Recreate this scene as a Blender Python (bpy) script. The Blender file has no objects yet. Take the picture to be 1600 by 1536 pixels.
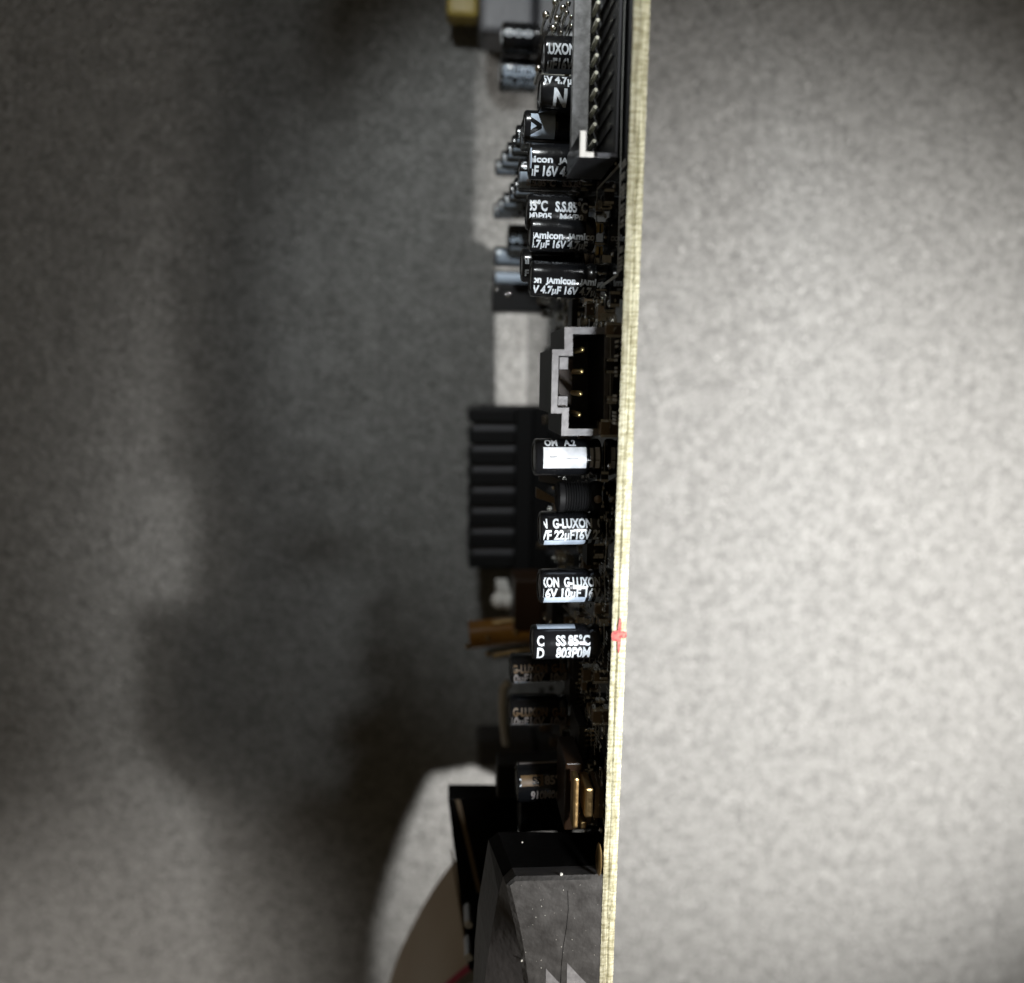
import bpy, bmesh, math, random
from mathutils import Vector, Matrix
random.seed(7)
S = 0.001                      # all numbers below are millimetres
sc = bpy.context.scene
COL = sc.collection

# ---------------------------------------------------------------- camera
F = 1150.0                     # focal length in pixels of the 1600-wide photograph
Zc = -Vector((-100, 178, -1150)).normalized()          # world up as seen by the camera
Yc = -Vector((-100, -7532, -1150)).normalized()
Yc = (Yc - Zc * Yc.dot(Zc)).normalized()
Xc = Yc.cross(Zc).normalized()
R = Matrix((Xc, Yc, Zc))       # camera -> world
TOP = 107.0                    # height of the card's upper edge over the table
CAM = Vector((0, 0, TOP)) - R @ Vector((164 / 14.7, 0, -F / 14.7))
def ray(px, py):
    return (R @ Vector((px - 800, 768 - py, -F))).normalized()
def onx(px, py, x):            # point of the plane x = const seen at a pixel
    d = ray(px, py); return CAM + d * ((x - CAM.x) / d.x)
def onz(px, py, z):
    d = ray(px, py); return CAM + d * ((z - CAM.z) / d.z)
def z_of(s, py=768, px=850):   # height at which one millimetre spans s pixels, along the ray of a pixel
    return (CAM + R @ Vector((px - 800, 768 - py, -F)) / s).z
cam_d = bpy.data.cameras.new('camera'); cam = bpy.data.objects.new('camera', cam_d); COL.objects.link(cam)
cam.matrix_world = Matrix.Translation(CAM * S) @ R.to_4x4()
cam_d.sensor_width = 36; cam_d.lens = F * 36 / 1600
cam_d.clip_start = 0.002; cam_d.clip_end = 20
cam_d.dof.use_dof = True; cam_d.dof.focus_distance = 88 * S; cam_d.dof.aperture_fstop = 13.5
sc.camera = cam

# ---------------------------------------------------------------- light
w = bpy.data.worlds.new('World'); sc.world = w; w.use_nodes = True
w.node_tree.nodes['Background'].inputs[0].default_value = (1.0, 0.80, 0.52, 1)
w.node_tree.nodes['Background'].inputs[1].default_value = 0.05
sc.view_settings.view_transform = 'Standard'; sc.view_settings.look = 'None'
sc.view_settings.exposure = 0; sc.view_settings.gamma = 1
def spot(name, loc, target, watts, deg, blend, radius, color):
    d = bpy.data.lights.new(name, 'SPOT'); d.energy = watts; d.spot_size = math.radians(deg); d.spot_blend = blend
    d.shadow_soft_size = radius * S; d.color = color
    o = bpy.data.objects.new(name, d); COL.objects.link(o)
    o.location = Vector(loc) * S
    o.rotation_euler = (Vector(target) - Vector(loc)).to_track_quat('-Z', 'Y').to_euler()
    return o
KEY = Vector((185, -45, 345))
spot('desk_lamp', KEY, (80, -56, 0), 19.0, 52, 1.0, 13, (1, 0.975, 0.94))
spot('ceiling_lamp', KEY + Vector((-14, 4, 12)), (0, -20, 0), 1.1, 72, 0.8, 20, (1, 0.90, 0.80))  # added wide fill next to the desk lamp, broadening its spill
spot('phone_flash', (19, -12, TOP + 54), (2, 6, 60), 0.25, 116, 0.8, 4.5, (0.93, 0.97, 1.0))
spot('window', (-52, 168, 205), (-14, 84, 88), 1.25, 38, 0.7, 8, (0.93, 0.97, 0.97))
spot('room_lamp', (-190, -330, 300), (-112, -165, 0), 5.2, 23, 1.0, 10, (1, 0.94, 0.88))  # added fill to brighten the lower left of the table, no known source

# ---------------------------------------------------------------- materials
def mat(name, col, rough=0.5, metal=0.0, bump=None, var=None, coat=0.0, spec=0.5, trans=0.0):
    m = bpy.data.materials.new(name); m.use_nodes = True; nt = m.node_tree; b = nt.nodes['Principled BSDF']
    b.inputs['Base Color'].default_value = (*col, 1); b.inputs['Roughness'].default_value = rough
    b.inputs['Metallic'].default_value = metal; b.inputs['Coat Weight'].default_value = coat
    b.inputs['Specular IOR Level'].default_value = spec; b.inputs['Transmission Weight'].default_value = trans
    tc = nt.nodes.new('ShaderNodeTexCoord')
    if var:                     # (scale per metre, amount, darker colour)
        n = nt.nodes.new('ShaderNodeTexNoise'); n.inputs['Scale'].default_value = var[0]; n.inputs['Detail'].default_value = 6
        nt.links.new(tc.outputs['Object'], n.inputs['Vector'])
        r = nt.nodes.new('ShaderNodeValToRGB'); r.color_ramp.elements[0].position = 0.5 - var[1]; r.color_ramp.elements[1].position = 0.5 + var[1]
        r.color_ramp.elements[0].color = (*var[2], 1); r.color_ramp.elements[1].color = (*col, 1)
        nt.links.new(n.outputs['Fac'], r.inputs['Fac']); nt.links.new(r.outputs['Color'], b.inputs['Base Color'])
    if bump:                    # (scale, strength, distance)
        n = nt.nodes.new('ShaderNodeTexNoise'); n.inputs['Scale'].default_value = bump[0]; n.inputs['Detail'].default_value = 5
        nt.links.new(tc.outputs['Object'], n.inputs['Vector'])
        q = nt.nodes.new('ShaderNodeBump'); q.inputs['Strength'].default_value = bump[1]; q.inputs['Distance'].default_value = bump[2]
        nt.links.new(n.outputs['Fac'], q.inputs['Height']); nt.links.new(q.outputs['Normal'], b.inputs['Normal'])
    return m
M = {}
M['mask'] = mat('solder_mask_black', (0.006, 0.0065, 0.007), 0.06, bump=(500, 0.05, 0.0001), coat=0.3)
M['sleeve'] = mat('pvc_sleeve_black', (0.008, 0.0085, 0.010), 0.22, bump=(380, 0.4, 0.0003), coat=0.3)
M['print'] = mat('print_white', (0.78, 0.82, 0.86), 0.45, var=(3500, 0.22, (0.50, 0.54, 0.58)))
M['stripe'] = mat('print_stripe', (0.60, 0.70, 0.82), 0.30, var=(1500, 0.3, (0.42, 0.50, 0.62)))
M['whitestripe'] = mat('print_stripe_white', (0.85, 0.87, 0.9), 0.35, var=(1500, 0.3, (0.66, 0.68, 0.72)))
M['bronzeprint'] = mat('print_bronze', (0.20, 0.125, 0.06), 0.35, var=(1500, 0.3, (0.13, 0.08, 0.035)))  # bronze of the SS patch; on lettering, dim warm light put into the colour
M['dimprint'] = mat('print_grey', (0.42, 0.38, 0.36), 0.4, var=(3500, 0.22, (0.28, 0.25, 0.24)))  # white print darkened in its colour for lettering in shade
M['alu'] = mat('aluminium', (0.75, 0.76, 0.78), 0.28, 1.0, bump=(2500, 0.2, 0.00005))
M['solder'] = mat('solder', (0.86, 0.85, 0.80), 0.16, 1.0)
M['gold'] = mat('gold_plate', (0.90, 0.68, 0.30), 0.36, 1.0)
M['brass'] = mat('brass', (0.60, 0.42, 0.20), 0.42, 1.0, bump=(1200, 0.5, 0.0002), var=(500, 0.25, (0.38, 0.25, 0.11)))
M['pinmetal'] = mat('pin_metal', (0.96, 0.94, 0.80), 0.5, 0.85)
M['blackplastic'] = mat('black_plastic', (0.014, 0.014, 0.015), 0.38, bump=(1500, 0.3, 0.0001))
M['matblack'] = mat('matt_black_plastic', (0.0045, 0.0045, 0.005), 0.6, spec=0.25)
M['greyplastic'] = mat('header_plastic', (0.060, 0.061, 0.064), 0.42, bump=(2600, 0.5, 0.00012), var=(900, 0.3, (0.034, 0.034, 0.036)))
M['panelgrey'] = mat('panel_grey', (0.24, 0.24, 0.245), 0.5, bump=(1500, 0.5, 0.0002), var=(1300, 0.2, (0.12, 0.12, 0.12)))
M['rim'] = mat('header_rim_grey', (0.25, 0.245, 0.25), 0.5, bump=(1500, 0.5, 0.0002), var=(900, 0.2, (0.16, 0.155, 0.16)))
M['brownplastic'] = mat('brown_plastic', (0.030, 0.014, 0.006), 0.4)
M['silk'] = mat('silkscreen_white', (0.78, 0.79, 0.75), 0.6, var=(4000, 0.25, (0.42, 0.42, 0.40)))
M['ceramic'] = mat('ceramic_tan', (0.30, 0.22, 0.14), 0.4, var=(2500, 0.3, (0.18, 0.13, 0.08)))
M['resistor'] = mat('resistor_black', (0.012, 0.012, 0.013), 0.3)
M['amber'] = mat('amber_lacquer', (0.42, 0.20, 0.035), 0.25, coat=0.5, var=(300, 0.3, (0.26, 0.11, 0.02)))
M['yellow'] = mat('yellow_plastic', (0.40, 0.30, 0.06), 0.4, bump=(300, 0.3, 0.0003), var=(120, 0.3, (0.32, 0.24, 0.06)))
M['jackgrey'] = mat('grey_plastic', (0.11, 0.11, 0.12), 0.45, bump=(400, 0.3, 0.0003))
M['nylon'] = mat('white_nylon', (0.80, 0.78, 0.74), 0.5, bump=(600, 0.3, 0.0002))
M['ribbon'] = mat('ribbon_grey', (0.88, 0.80, 0.72), 0.42, bump=(300, 0.2, 0.0002), var=(60, 0.3, (0.76, 0.66, 0.56)))
M['pink'] = mat('ribbon_red', (0.62, 0.06, 0.16), 0.35)
M['redpaint'] = mat('red_marker', (0.30, 0.02, 0.025), 0.6, var=(3200, 0.15, (0.46, 0.16, 0.12)))
M['film'] = mat('clear_film', (0.42, 0.43, 0.38), 0.25, var=(500, 0.25, (0.22, 0.22, 0.19)))
M['copper'] = mat('copper_red', (0.36, 0.10, 0.06), 0.35, 0.6)

def board_edge_material():      # glass-fibre laminate: bundles seen end-on along the cut
    m = bpy.data.materials.new('glass_fibre_cut'); m.use_nodes = True; nt = m.node_tree; N = nt.nodes; L = nt.links
    b = N['Principled BSDF']; b.inputs['Roughness'].default_value = 0.62
    tc = N.new('ShaderNodeTexCoord')
    mp = N.new('ShaderNodeMapping'); mp.inputs['Scale'].default_value = (3600, 260, 900); L.new(tc.outputs['Object'], mp.inputs['Vector'])
    n1 = N.new('ShaderNodeTexNoise'); n1.inputs['Scale'].default_value = 1; n1.inputs['Detail'].default_value = 5; L.new(mp.outputs[0], n1.inputs['Vector'])
    mp2 = N.new('ShaderNodeMapping'); mp2.inputs['Scale'].default_value = (700, 3400, 900); L.new(tc.outputs['Object'], mp2.inputs['Vector'])
    n2 = N.new('ShaderNodeTexNoise'); n2.inputs['Scale'].default_value = 1; n2.inputs['Detail'].default_value = 3; L.new(mp2.outputs[0], n2.inputs['Vector'])
    r1 = N.new('ShaderNodeValToRGB'); r1.color_ramp.elements[0].position = .33; r1.color_ramp.elements[1].position = .6
    r1.color_ramp.elements[0].color = (0.36, 0.33, 0.21, 1); r1.color_ramp.elements[1].color = (0.70, 0.67, 0.50, 1)
    L.new(n1.outputs['Fac'], r1.inputs['Fac'])
    r2 = N.new('ShaderNodeValToRGB'); r2.color_ramp.elements[0].position = .36; r2.color_ramp.elements[1].position = .58
    r2.color_ramp.elements[0].color = (0.55, 0.53, 0.42, 1); r2.color_ramp.elements[1].color = (1, 1, 1, 1)
    L.new(n2.outputs['Fac'], r2.inputs['Fac'])
    mx = N.new('ShaderNodeMix'); mx.data_type = 'RGBA'; mx.blend_type = 'MULTIPLY'; mx.inputs['Factor'].default_value = 0.8
    L.new(r1.outputs[0], mx.inputs[6]); L.new(r2.outputs[0], mx.inputs[7]); 
    sx = N.new('ShaderNodeSeparateXYZ'); L.new(tc.outputs['Object'], sx.inputs[0])
    lay = N.new('ShaderNodeValToRGB'); cr = lay.color_ramp; cr.elements[0].position = 0; cr.elements[0].color = (.80, .80, .80, 1); cr.elements[1].position = 1; cr.elements[1].color = (.93, .93, .93, 1)
    for p_, v_ in ((.34, .74), (.40, .48), (.47, .98), (.85, 1.0)):
        e = cr.elements.new(p_); e.color = (v_, v_, v_ * .97, 1)
    wob = N.new('ShaderNodeTexNoise'); wob.inputs['Scale'].default_value = 90; L.new(tc.outputs['Object'], wob.inputs['Vector'])
    sc1 = N.new('ShaderNodeMath'); sc1.operation = 'MULTIPLY'; sc1.inputs[1].default_value = 625; L.new(sx.outputs[0], sc1.inputs[0])
    sc2 = N.new('ShaderNodeMath'); sc2.operation = 'MULTIPLY_ADD'; sc2.inputs[1].default_value = .34; L.new(wob.outputs['Fac'], sc2.inputs[0])
    sc3 = N.new('ShaderNodeMath'); sc3.operation = 'SUBTRACT'; sc3.inputs[1].default_value = .17; L.new(sc1.outputs[0], sc3.inputs[0]); L.new(sc3.outputs[0], sc2.inputs[2])
    L.new(sc2.outputs[0], lay.inputs['Fac'])
    m3 = N.new('ShaderNodeMix'); m3.data_type = 'RGBA'; m3.blend_type = 'MULTIPLY'; m3.inputs['Factor'].default_value = 1
    L.new(mx.outputs[2], m3.inputs[6]); L.new(lay.outputs[0], m3.inputs[7]); L.new(m3.outputs[2], b.inputs['Base Color'])
    bp = N.new('ShaderNodeBump'); bp.inputs['Strength'].default_value = 0.6; bp.inputs['Distance'].default_value = 0.0002
    L.new(n2.outputs['Fac'], bp.inputs['Height']); L.new(bp.outputs[0], b.inputs['Normal'])
    return m
M['fibre'] = board_edge_material()

def table_material():
    m = bpy.data.materials.new('grey_textured_cover'); m.use_nodes = True; nt = m.node_tree; N = nt.nodes; L = nt.links
    b = N['Principled BSDF']; b.inputs['Roughness'].default_value = 0.34; b.inputs['Specular IOR Level'].default_value = 0.55
    tc = N.new('ShaderNodeTexCoord')
    def noise(scale, detail=5, rough=.6):
        n = N.new('ShaderNodeTexNoise'); n.inputs['Scale'].default_value = scale; n.inputs['Detail'].default_value = detail
        n.inputs['Roughness'].default_value = rough; L.new(tc.outputs['Object'], n.inputs['Vector']); return n
    a = noise(860, 5, .75); c = noise(230, 6, .8); v = N.new('ShaderNodeTexVoronoi'); v.inputs['Scale'].default_value = 900
    L.new(tc.outputs['Object'], v.inputs['Vector'])
    ad = N.new('ShaderNodeMath'); ad.operation = 'MULTIPLY_ADD'; ad.inputs[1].default_value = 0.6
    L.new(a.outputs['Fac'], ad.inputs[0]); 
    m2 = N.new('ShaderNodeMath'); m2.operation = 'MULTIPLY'; m2.inputs[1].default_value = 0.4; L.new(c.outputs['Fac'], m2.inputs[0]); L.new(m2.outputs[0], ad.inputs[2])
    r = N.new('ShaderNodeValToRGB'); r.color_ramp.elements[0].position = .40; r.color_ramp.elements[1].position = .60
    r.color_ramp.elements[0].color = (0.10, 0.10, 0.097, 1); r.color_ramp.elements[1].color = (0.31, 0.31, 0.302, 1)
    L.new(ad.outputs[0], r.inputs['Fac'])
    fv = N.new('ShaderNodeTexVoronoi'); fv.inputs['Scale'].default_value = 420; L.new(tc.outputs['Object'], fv.inputs['Vector'])
    fl = N.new('ShaderNodeMath'); fl.operation = 'LESS_THAN'; fl.inputs[1].default_value = .10; L.new(fv.outputs['Distance'], fl.inputs[0])
    fm = N.new('ShaderNodeMix'); fm.data_type = 'RGBA'; L.new(fl.outputs[0], fm.inputs['Factor']); L.new(r.outputs[0], fm.inputs[6]); fm.inputs[7].default_value = (.62, .62, .60, 1)  # pale flecks in the colour stand in for glints off the grain
    L.new(fm.outputs[2], b.inputs['Base Color'])
    bp = N.new('ShaderNodeBump'); bp.inputs['Strength'].default_value = 0.9; bp.inputs['Distance'].default_value = 0.0008
    b2 = N.new('ShaderNodeBump'); b2.inputs['Strength'].default_value = 0.7; b2.inputs['Distance'].default_value = 0.0005
    L.new(a.outputs['Fac'], bp.inputs['Height']); L.new(v.outputs['Distance'], b2.inputs['Height']); L.new(bp.outputs[0], b2.inputs['Normal'])
    L.new(b2.outputs[0], b.inputs['Normal'])
    return m
M['table'] = table_material()

# ---------------------------------------------------------------- mesh helpers (millimetres)
class MB:
    def __init__(s): s.v = []; s.f = []; s.m = []
    def add(s, vs, fs, mi=0):
        o = len(s.v); s.v += [tuple(p) for p in vs]; s.f += [tuple(i + o for i in f) for f in fs]; s.m += [mi] * len(fs); return s
    def box(s, x0, x1, y0, y1, z0, z1, mi=0):
        vs = [(x, y, z) for x in (x0, x1) for y in (y0, y1) for z in (z0, z1)]
        return s.add(vs, [(0, 1, 3, 2), (4, 6, 7, 5), (0, 4, 5, 1), (2, 3, 7, 6), (0, 2, 6, 4), (1, 5, 7, 3)], mi)
    def tube(s, pts, r, n=12, mi=0, caps=True):
        pts = [Vector(p) for p in pts]; rs = r if isinstance(r, (list, tuple)) else [r] * len(pts)
        vs = []; fs = []
        up = Vector((0.31, 0.2, 0.93))
        for i, p in enumerate(pts):
            d = (pts[min(i + 1, len(pts) - 1)] - pts[max(i - 1, 0)]).normalized()
            a = d.cross(up)
            if a.length < .05: a = d.cross(Vector((1, 0, 0)))
            a.normalize(); b = d.cross(a)
            vs += [p + (a * math.cos(t) + b * math.sin(t)) * rs[i] for t in [2 * math.pi * k / n for k in range(n)]]
        for i in range(len(pts) - 1):
            for k in range(n):
                k2 = (k + 1) % n; fs.append((i * n + k, i * n + k2, (i + 1) * n + k2, (i + 1) * n + k))
        if caps: fs += [tuple(range(n))[::-1], tuple(range((len(pts) - 1) * n, len(pts) * n))]
        return s.add(vs, fs, mi)
    def lathex(s, prof, n=40, mi=0, y=0, z=0):      # profile of (x, radius) round the x axis
        vs = []; fs = []
        for (x, r) in prof:
            vs += [(x, y + r * math.sin(2 * math.pi * k / n), z + r * math.cos(2 * math.pi * k / n)) for k in range(n)]
        for i in range(len(prof) - 1):
            for k in range(n):
                k2 = (k + 1) % n; fs.append((i * n + k, i * n + k2, (i + 1) * n + k2, (i + 1) * n + k))
        return s.add(vs, fs, mi)
    def frustum(s, A, B, mi=0):        # two matching closed outlines of 3-D points
        n = len(A); fs = [tuple(range(n)), tuple(range(2 * n - 1, n - 1, -1))]
        fs += [(i, i + n, (i + 1) % n + n, (i + 1) % n) for i in range(n)]
        return s.add(list(A) + list(B), fs, mi)
    def sphere(s, c, r, n=10, mi=0, sx=1, sy=1, sz=1):
        vs = []; fs = []
        for i in range(n // 2 + 1):
            ph = math.pi * i / (n // 2)
            for k in range(n):
                t = 2 * math.pi * k / n
                vs.append((c[0] + r * sx * math.cos(ph), c[1] + r * sy * math.sin(ph) * math.sin(t), c[2] + r * sz * math.sin(ph) * math.cos(t)))
        for i in range(n // 2):
            for k in range(n):
                k2 = (k + 1) % n; fs.append((i * n + k, i * n + k2, (i + 1) * n + k2, (i + 1) * n + k))
        return s.add(vs, fs, mi)
    def mesh(s, name, mats, smooth=False, fix=True):
        me = bpy.data.meshes.new(name)
        me.from_pydata([(p[0] * S, p[1] * S, p[2] * S) for p in s.v], [], s.f)
        for m_ in (mats if isinstance(mats, (list, tuple)) else [mats]): me.materials.append(M[m_])
        me.polygons.foreach_set('material_index', s.m)
        if fix:
            bm = bmesh.new(); bm.from_mesh(me); bmesh.ops.recalc_face_normals(bm, faces=bm.faces); bm.to_mesh(me); bm.free()
        me.update()
        if smooth:
            for p in me.polygons: p.use_smooth = True
            try: me.set_sharp_from_angle(angle=math.radians(40))
            except Exception: pass
        return me
def link(name, me, parent=None, loc=(0, 0, 0), bevel=0, label=None):
    o = bpy.data.objects.new(name, me); COL.objects.link(o); o.parent = parent; o.location = Vector(loc) * S
    if bevel and me:
        b = o.modifiers.new('bevel', 'BEVEL'); b.width = bevel * S; b.segments = 2; b.limit_method = 'ANGLE'
    if label: o['label'] = label
    return o
def part(name, mb, mats, parent, loc=(0, 0, 0), smooth=False, bevel=0, label=None):
    return link(name, mb.mesh(name, mats, smooth), parent, loc, bevel, label)
def thing(name, label, cat, loc=(0, 0, 0), group=None):
    o = bpy.data.objects.new(name, None); COL.objects.link(o); o.location = Vector(loc) * S; o.empty_display_size = 0.005
    o['label'] = label; o['category'] = cat
    if group: o['group'] = group
    return o

def glyphs(text, bold=0.04):    # flat outline text as a triangulated bmesh, cap height 1, starting at x = 0
    cu = bpy.data.curves.new('lettering', 'FONT'); cu.body = text; cu.size = 1; cu.offset = bold; cu.resolution_u = 3
    cu.small_caps_scale = 0.78                      # the maker's word is set in small capitals
    spots_ = [k for k in range(len(text)) if text.startswith('JAmicon', k)]
    if spots_: cu.body = text.replace('JAmicon', 'jamicon')
    for k in spots_:
        for q in (0, 1): cu.body_format[k + q].use_small_caps = True
    ob = bpy.data.objects.new('lettering', cu); COL.objects.link(ob)
    dg = bpy.context.evaluated_depsgraph_get(); me = bpy.data.meshes.new_from_object(ob.evaluated_get(dg))
    bpy.data.objects.remove(ob); bpy.data.curves.remove(cu)
    bm = bmesh.new(); bm.from_mesh(me); bpy.data.meshes.remove(me)
    if not bm.verts: return bm
    x0 = min(v.co.x for v in bm.verts); x1 = max(v.co.x for v in bm.verts)
    for v in bm.verts: v.co.x = (v.co.x - x0) / (x1 - x0); v.co.y = v.co.y / 0.70
    return bm

# ---------------------------------------------------------------- the table
tb = MB()
tb.box(-900, 900, -900, 900, -12, 0)
table = part('table_surface', tb, 'table', None); table['kind'] = 'structure'

# ---------------------------------------------------------------- the card itself
card = thing('circuit_board', 'black circuit board standing on edge, pale cut edge upward, crowded with small black cylinders', 'circuit board', (0, 0, 0))
THK = 1.6
def shade_point(px, py):        # where the desk lamp's ray to a table spot crosses the board plane
    p = onz(px, py, 0); t = (0.8 - KEY.x) / (p.x - KEY.x); return KEY + (p - KEY) * t
Y0, Y1 = -150.0, 130.0
def yz(px, py):
    q = shade_point(px, py); return (q.y, q.z)
ya, za = yz(735, 60); yb, zb = yz(735, 372); yc_, zc_ = yz(768, 392); yd, zd = yz(770, 640)
patch = [yz(800, 1222), yz(740, 1196), yz(668, 1212), yz(632, 1290), yz(604, 1370), yz(584, 1450), yz(575, 1560)]  # made-up opening in the lower edge, shaped so desk lamp light reaches the table
prof = [(Y1, 0.0), (ya + .4, 0.0), (ya, za), (yb, zb), (yc_, zc_), (yd, zd), (yd, 0.0), (patch[0][0], 0.0)] + patch[0:] + [(patch[-1][0] - 4, 0.0), (Y0, 0.0)]
bm = bmesh.new()
lower = prof
pts = [(Y0, TOP - 0.25)] + [(Y1, TOP - 0.25)] + lower
va = [bm.verts.new((0, y * S, z * S)) for (y, z) in pts]
fc = bm.faces.new(va)
ext = bmesh.ops.extrude_face_region(bm, geom=[fc])
bmesh.ops.translate(bm, verts=[g for g in ext['geom'] if isinstance(g, bmesh.types.BMVert)], vec=(THK * S, 0, 0))
bmesh.ops.recalc_face_normals(bm, faces=bm.faces)
me = bpy.data.meshes.new('laminate'); bm.to_mesh(me); bm.free(); me.materials.append(M['mask'])
link('laminate', me, card)
# the rough cut edge: a fine strip with uneven faces, splintered sides
rnd = random.Random(3)
eb = MB(); nx = 9; ny = 1300
ys = [Y0 + (Y1 - Y0) * j / ny for j in range(ny + 1)]
row = []
for j, y in enumerate(ys):
    jl = rnd.uniform(-.03, .02); jr = rnd.uniform(-.03, .035)
    for i in range(nx):
        u = i / (nx - 1); x = jl * (1 - u) + (THK + jr) * u
        groove = -0.22 * math.exp(-((u - 0.42 - .05 * math.sin(y * .07)) / 0.07) ** 2) * (0.5 + 0.5 * math.sin(y * .11 + 1) ** 2)
        z = TOP + groove + rnd.uniform(-.035, .035) - (0.05 if i in (0, nx - 1) else 0)
        row.append((x, y, z))
fs = [(j * nx + i, j * nx + i + 1, (j + 1) * nx + i + 1, (j + 1) * nx + i) for j in range(ny) for i in range(nx - 1)]
eb.add(row, fs)
side = len(eb.v)
for i in (0, nx - 1):
    base = len(eb.v)
    eb.add([(row[j * nx + i][0], row[j * nx + i][1], TOP - 0.27) for j in range(ny + 1)] + [row[j * nx + i] for j in range(ny + 1)],
           [(j, j + 1, ny + 1 + j + 1, ny + 1 + j) for j in range(ny)])
part('cut_edge', eb, 'fibre', card, smooth=False, label='pale cream glass fibre cut edge')
# red cross drawn on the cut edge
rc = MB()
c = onz(964, 992, TOP)
def blob(cx, cy, hx, hy, n=18):
    ring = []
    for k in range(n):
        t = 2 * math.pi * k / n; q = (abs(math.cos(t)) ** 2.8 + abs(math.sin(t)) ** 2.8) ** (-1 / 2.8) * (1 + rnd.uniform(-.09, .09))
        ring.append((cx + hx * q * math.cos(t), cy + hy * q * math.sin(t), TOP + 0.065 + rnd.uniform(0, .004)))
    o = len(rc.v); rc.add(ring + [(cx, cy, TOP + .07)], [(k, (k + 1) % n, n) for k in range(n)])
ym = c.y
blob(0.82, ym, 0.22, 1.95); blob(0.36, ym - .1, 0.42, 0.62); blob(1.28, ym + .02, 0.36, 0.40)
blob(0.86, ym + .2, 0.16, 1.2)
part('cross_mark', rc, 'redpaint', card, label='red hand drawn cross')

# ---------------------------------------------------------------- electrolytic capacitors
tr = random.Random(23)
def capacitor(tip, base, yc, r=2.0, gap=0.8, s=None, rows=(), stripe=None, stripes=(), kind='print', label=None, tilt=0, blank=False, L=None, big=None, plain_tip=False):
    if s is None:
        p = onx(base, yc, -gap); z = p.z; y = p.y
    else:
        p = CAM + R @ Vector((tip - 800, 768 - yc, -F)) / s; z = p.z; y = p.y; gap = 0.8
    xt = onz(tip, yc, z).x
    L = -gap - xt
    spx = F / (R.transposed() @ (CAM - Vector((-5, y, z)))).z
    rpx = r * spx
    a0 = math.atan2(CAM.y - y, CAM.z - z)
    root = link('capacitor', None, card, (0, y, z), label=label); root.empty_display_size = 0.002
    root.rotation_euler = (0, math.radians(tr.uniform(-1.6, 1.6)), math.radians(tr.uniform(-1.6, 1.6)))
    xb, xe = -gap, -gap - L
    sl = MB()
    sl.lathex([(xe + .28, r * .70), (xe + .06, r * .74), (xe, r * .83), (xe + .10, r * .95), (xe + .35, r), (xe + L * .5, r * 1.002), (xb - 1.75, r), (xb - 1.45, r * .975), (xb - 1.15, r * .90), (xb - .85, r * .975), (xb - .6, r),
               (xb - .14, r * .995), (xb, r * .93), (xb + .02, r * .55)], 48)
    part('sleeve', sl, 'sleeve', root, smooth=True)
    tp = MB(); tp.lathex([(xe + .12, 0.001), (xe + .12, r * .60), (xe + .18, r * .735)], 32)
    tp.box(xe + .10, xe + .125, -.05, .05, -r * .5, r * .5, 0); tp.box(xe + .10, xe + .125, -r * .5, r * .5, -.05, .05, 0)
    part('can_top', tp, 'alu', root, smooth=True)
    for k in (-1, 1):
        ld = MB(); ld.tube([(xb - .05, k * r * .45, 0), (0.1, k * r * .45, 0)], .22, 8)
        part('lead', ld, 'solder', root, smooth=True)
    def ang(ypx):
        return a0 + math.asin(max(-.97, min(.97, (yc - ypx) / rpx)))
    def bend(bm, a_mid, rr):
        for v in bm.verts:
            a = a_mid + v.co.y / rr
            v.co = Vector((v.co.x, rr * math.sin(a), rr * math.cos(a))) * S
    for (txt, ypx, x0, x1, hpx, *km) in rows:
        g = glyphs(txt, 0.04)
        if not g.verts: continue
        a = ang(ypx)
        X0 = onz(x0, ypx, z + r * .8).x; X1 = onz(x1, ypx, z + r * .8).x
        hh = hpx / spx / max(.35, math.cos(a - a0))
        for v in g.verts: v.co.x = X0 + (X1 - X0) * v.co.x; v.co.y = (v.co.y - .5) * hh
        for k in range(-4, 5):
            geo = list(g.verts) + list(g.edges) + list(g.faces)
            bmesh.ops.bisect_plane(g, geom=geo, plane_co=(0, k * hh / 7, 0), plane_no=(0, 1, 0))
        for px_, no in ((xe + .30, -1), (xb - .2, 1)):
            geo = list(g.verts) + list(g.edges) + list(g.faces)
            bmesh.ops.bisect_plane(g, geom=geo, plane_co=(px_, 0, 0), plane_no=(no, 0, 0), clear_outer=True)
        if not g.faces: g.free(); continue
        bend(g, a, r * 1.012)
        me = bpy.data.meshes.new('lettering'); g.to_mesh(me); g.free(); me.materials.append(M[km[0] if km else kind])
        link('lettering', me, root)
    for st in ([stripe] if stripe else []) + list(stripes):
        y0, y1, x0, x1, mk = st
        aa, ab = ang(y0), ang(y1)
        X0 = max(xe + .02, onz(x0, yc, z + r * .8).x); X1 = min(xb - .1, onz(x1, yc, z + r * .8).x)
        n = 12; m = 16; sb = MB(); vs = []
        def rad(x):
            t = x - xe
            if t < .1: return r * (.83 + .12 * t / .1)
            if t < .35: return r * (.95 + .05 * (t - .1) / .25)
            q = xb - x
            if .6 < q < 1.75: return r * (1 - .10 * max(0, 1 - abs(q - 1.15) / .5) )
            return r
        for i in range(m + 1):
            x = X0 + (X1 - X0) * (i / m) ** 1.0
            for k in range(n + 1):
                a = aa + (ab - aa) * k / n; rr = rad(x) * 1.006
                vs.append((x, rr * math.sin(a), rr * math.cos(a)))
        sb.add(vs, [(i * (n + 1) + k, i * (n + 1) + k + 1, (i + 1) * (n + 1) + k + 1, (i + 1) * (n + 1) + k) for i in range(m) for k in range(n)])
        part('polarity_stripe', sb, mk, root, smooth=True)
    return root, y, z, spx

W = 'print'
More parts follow.
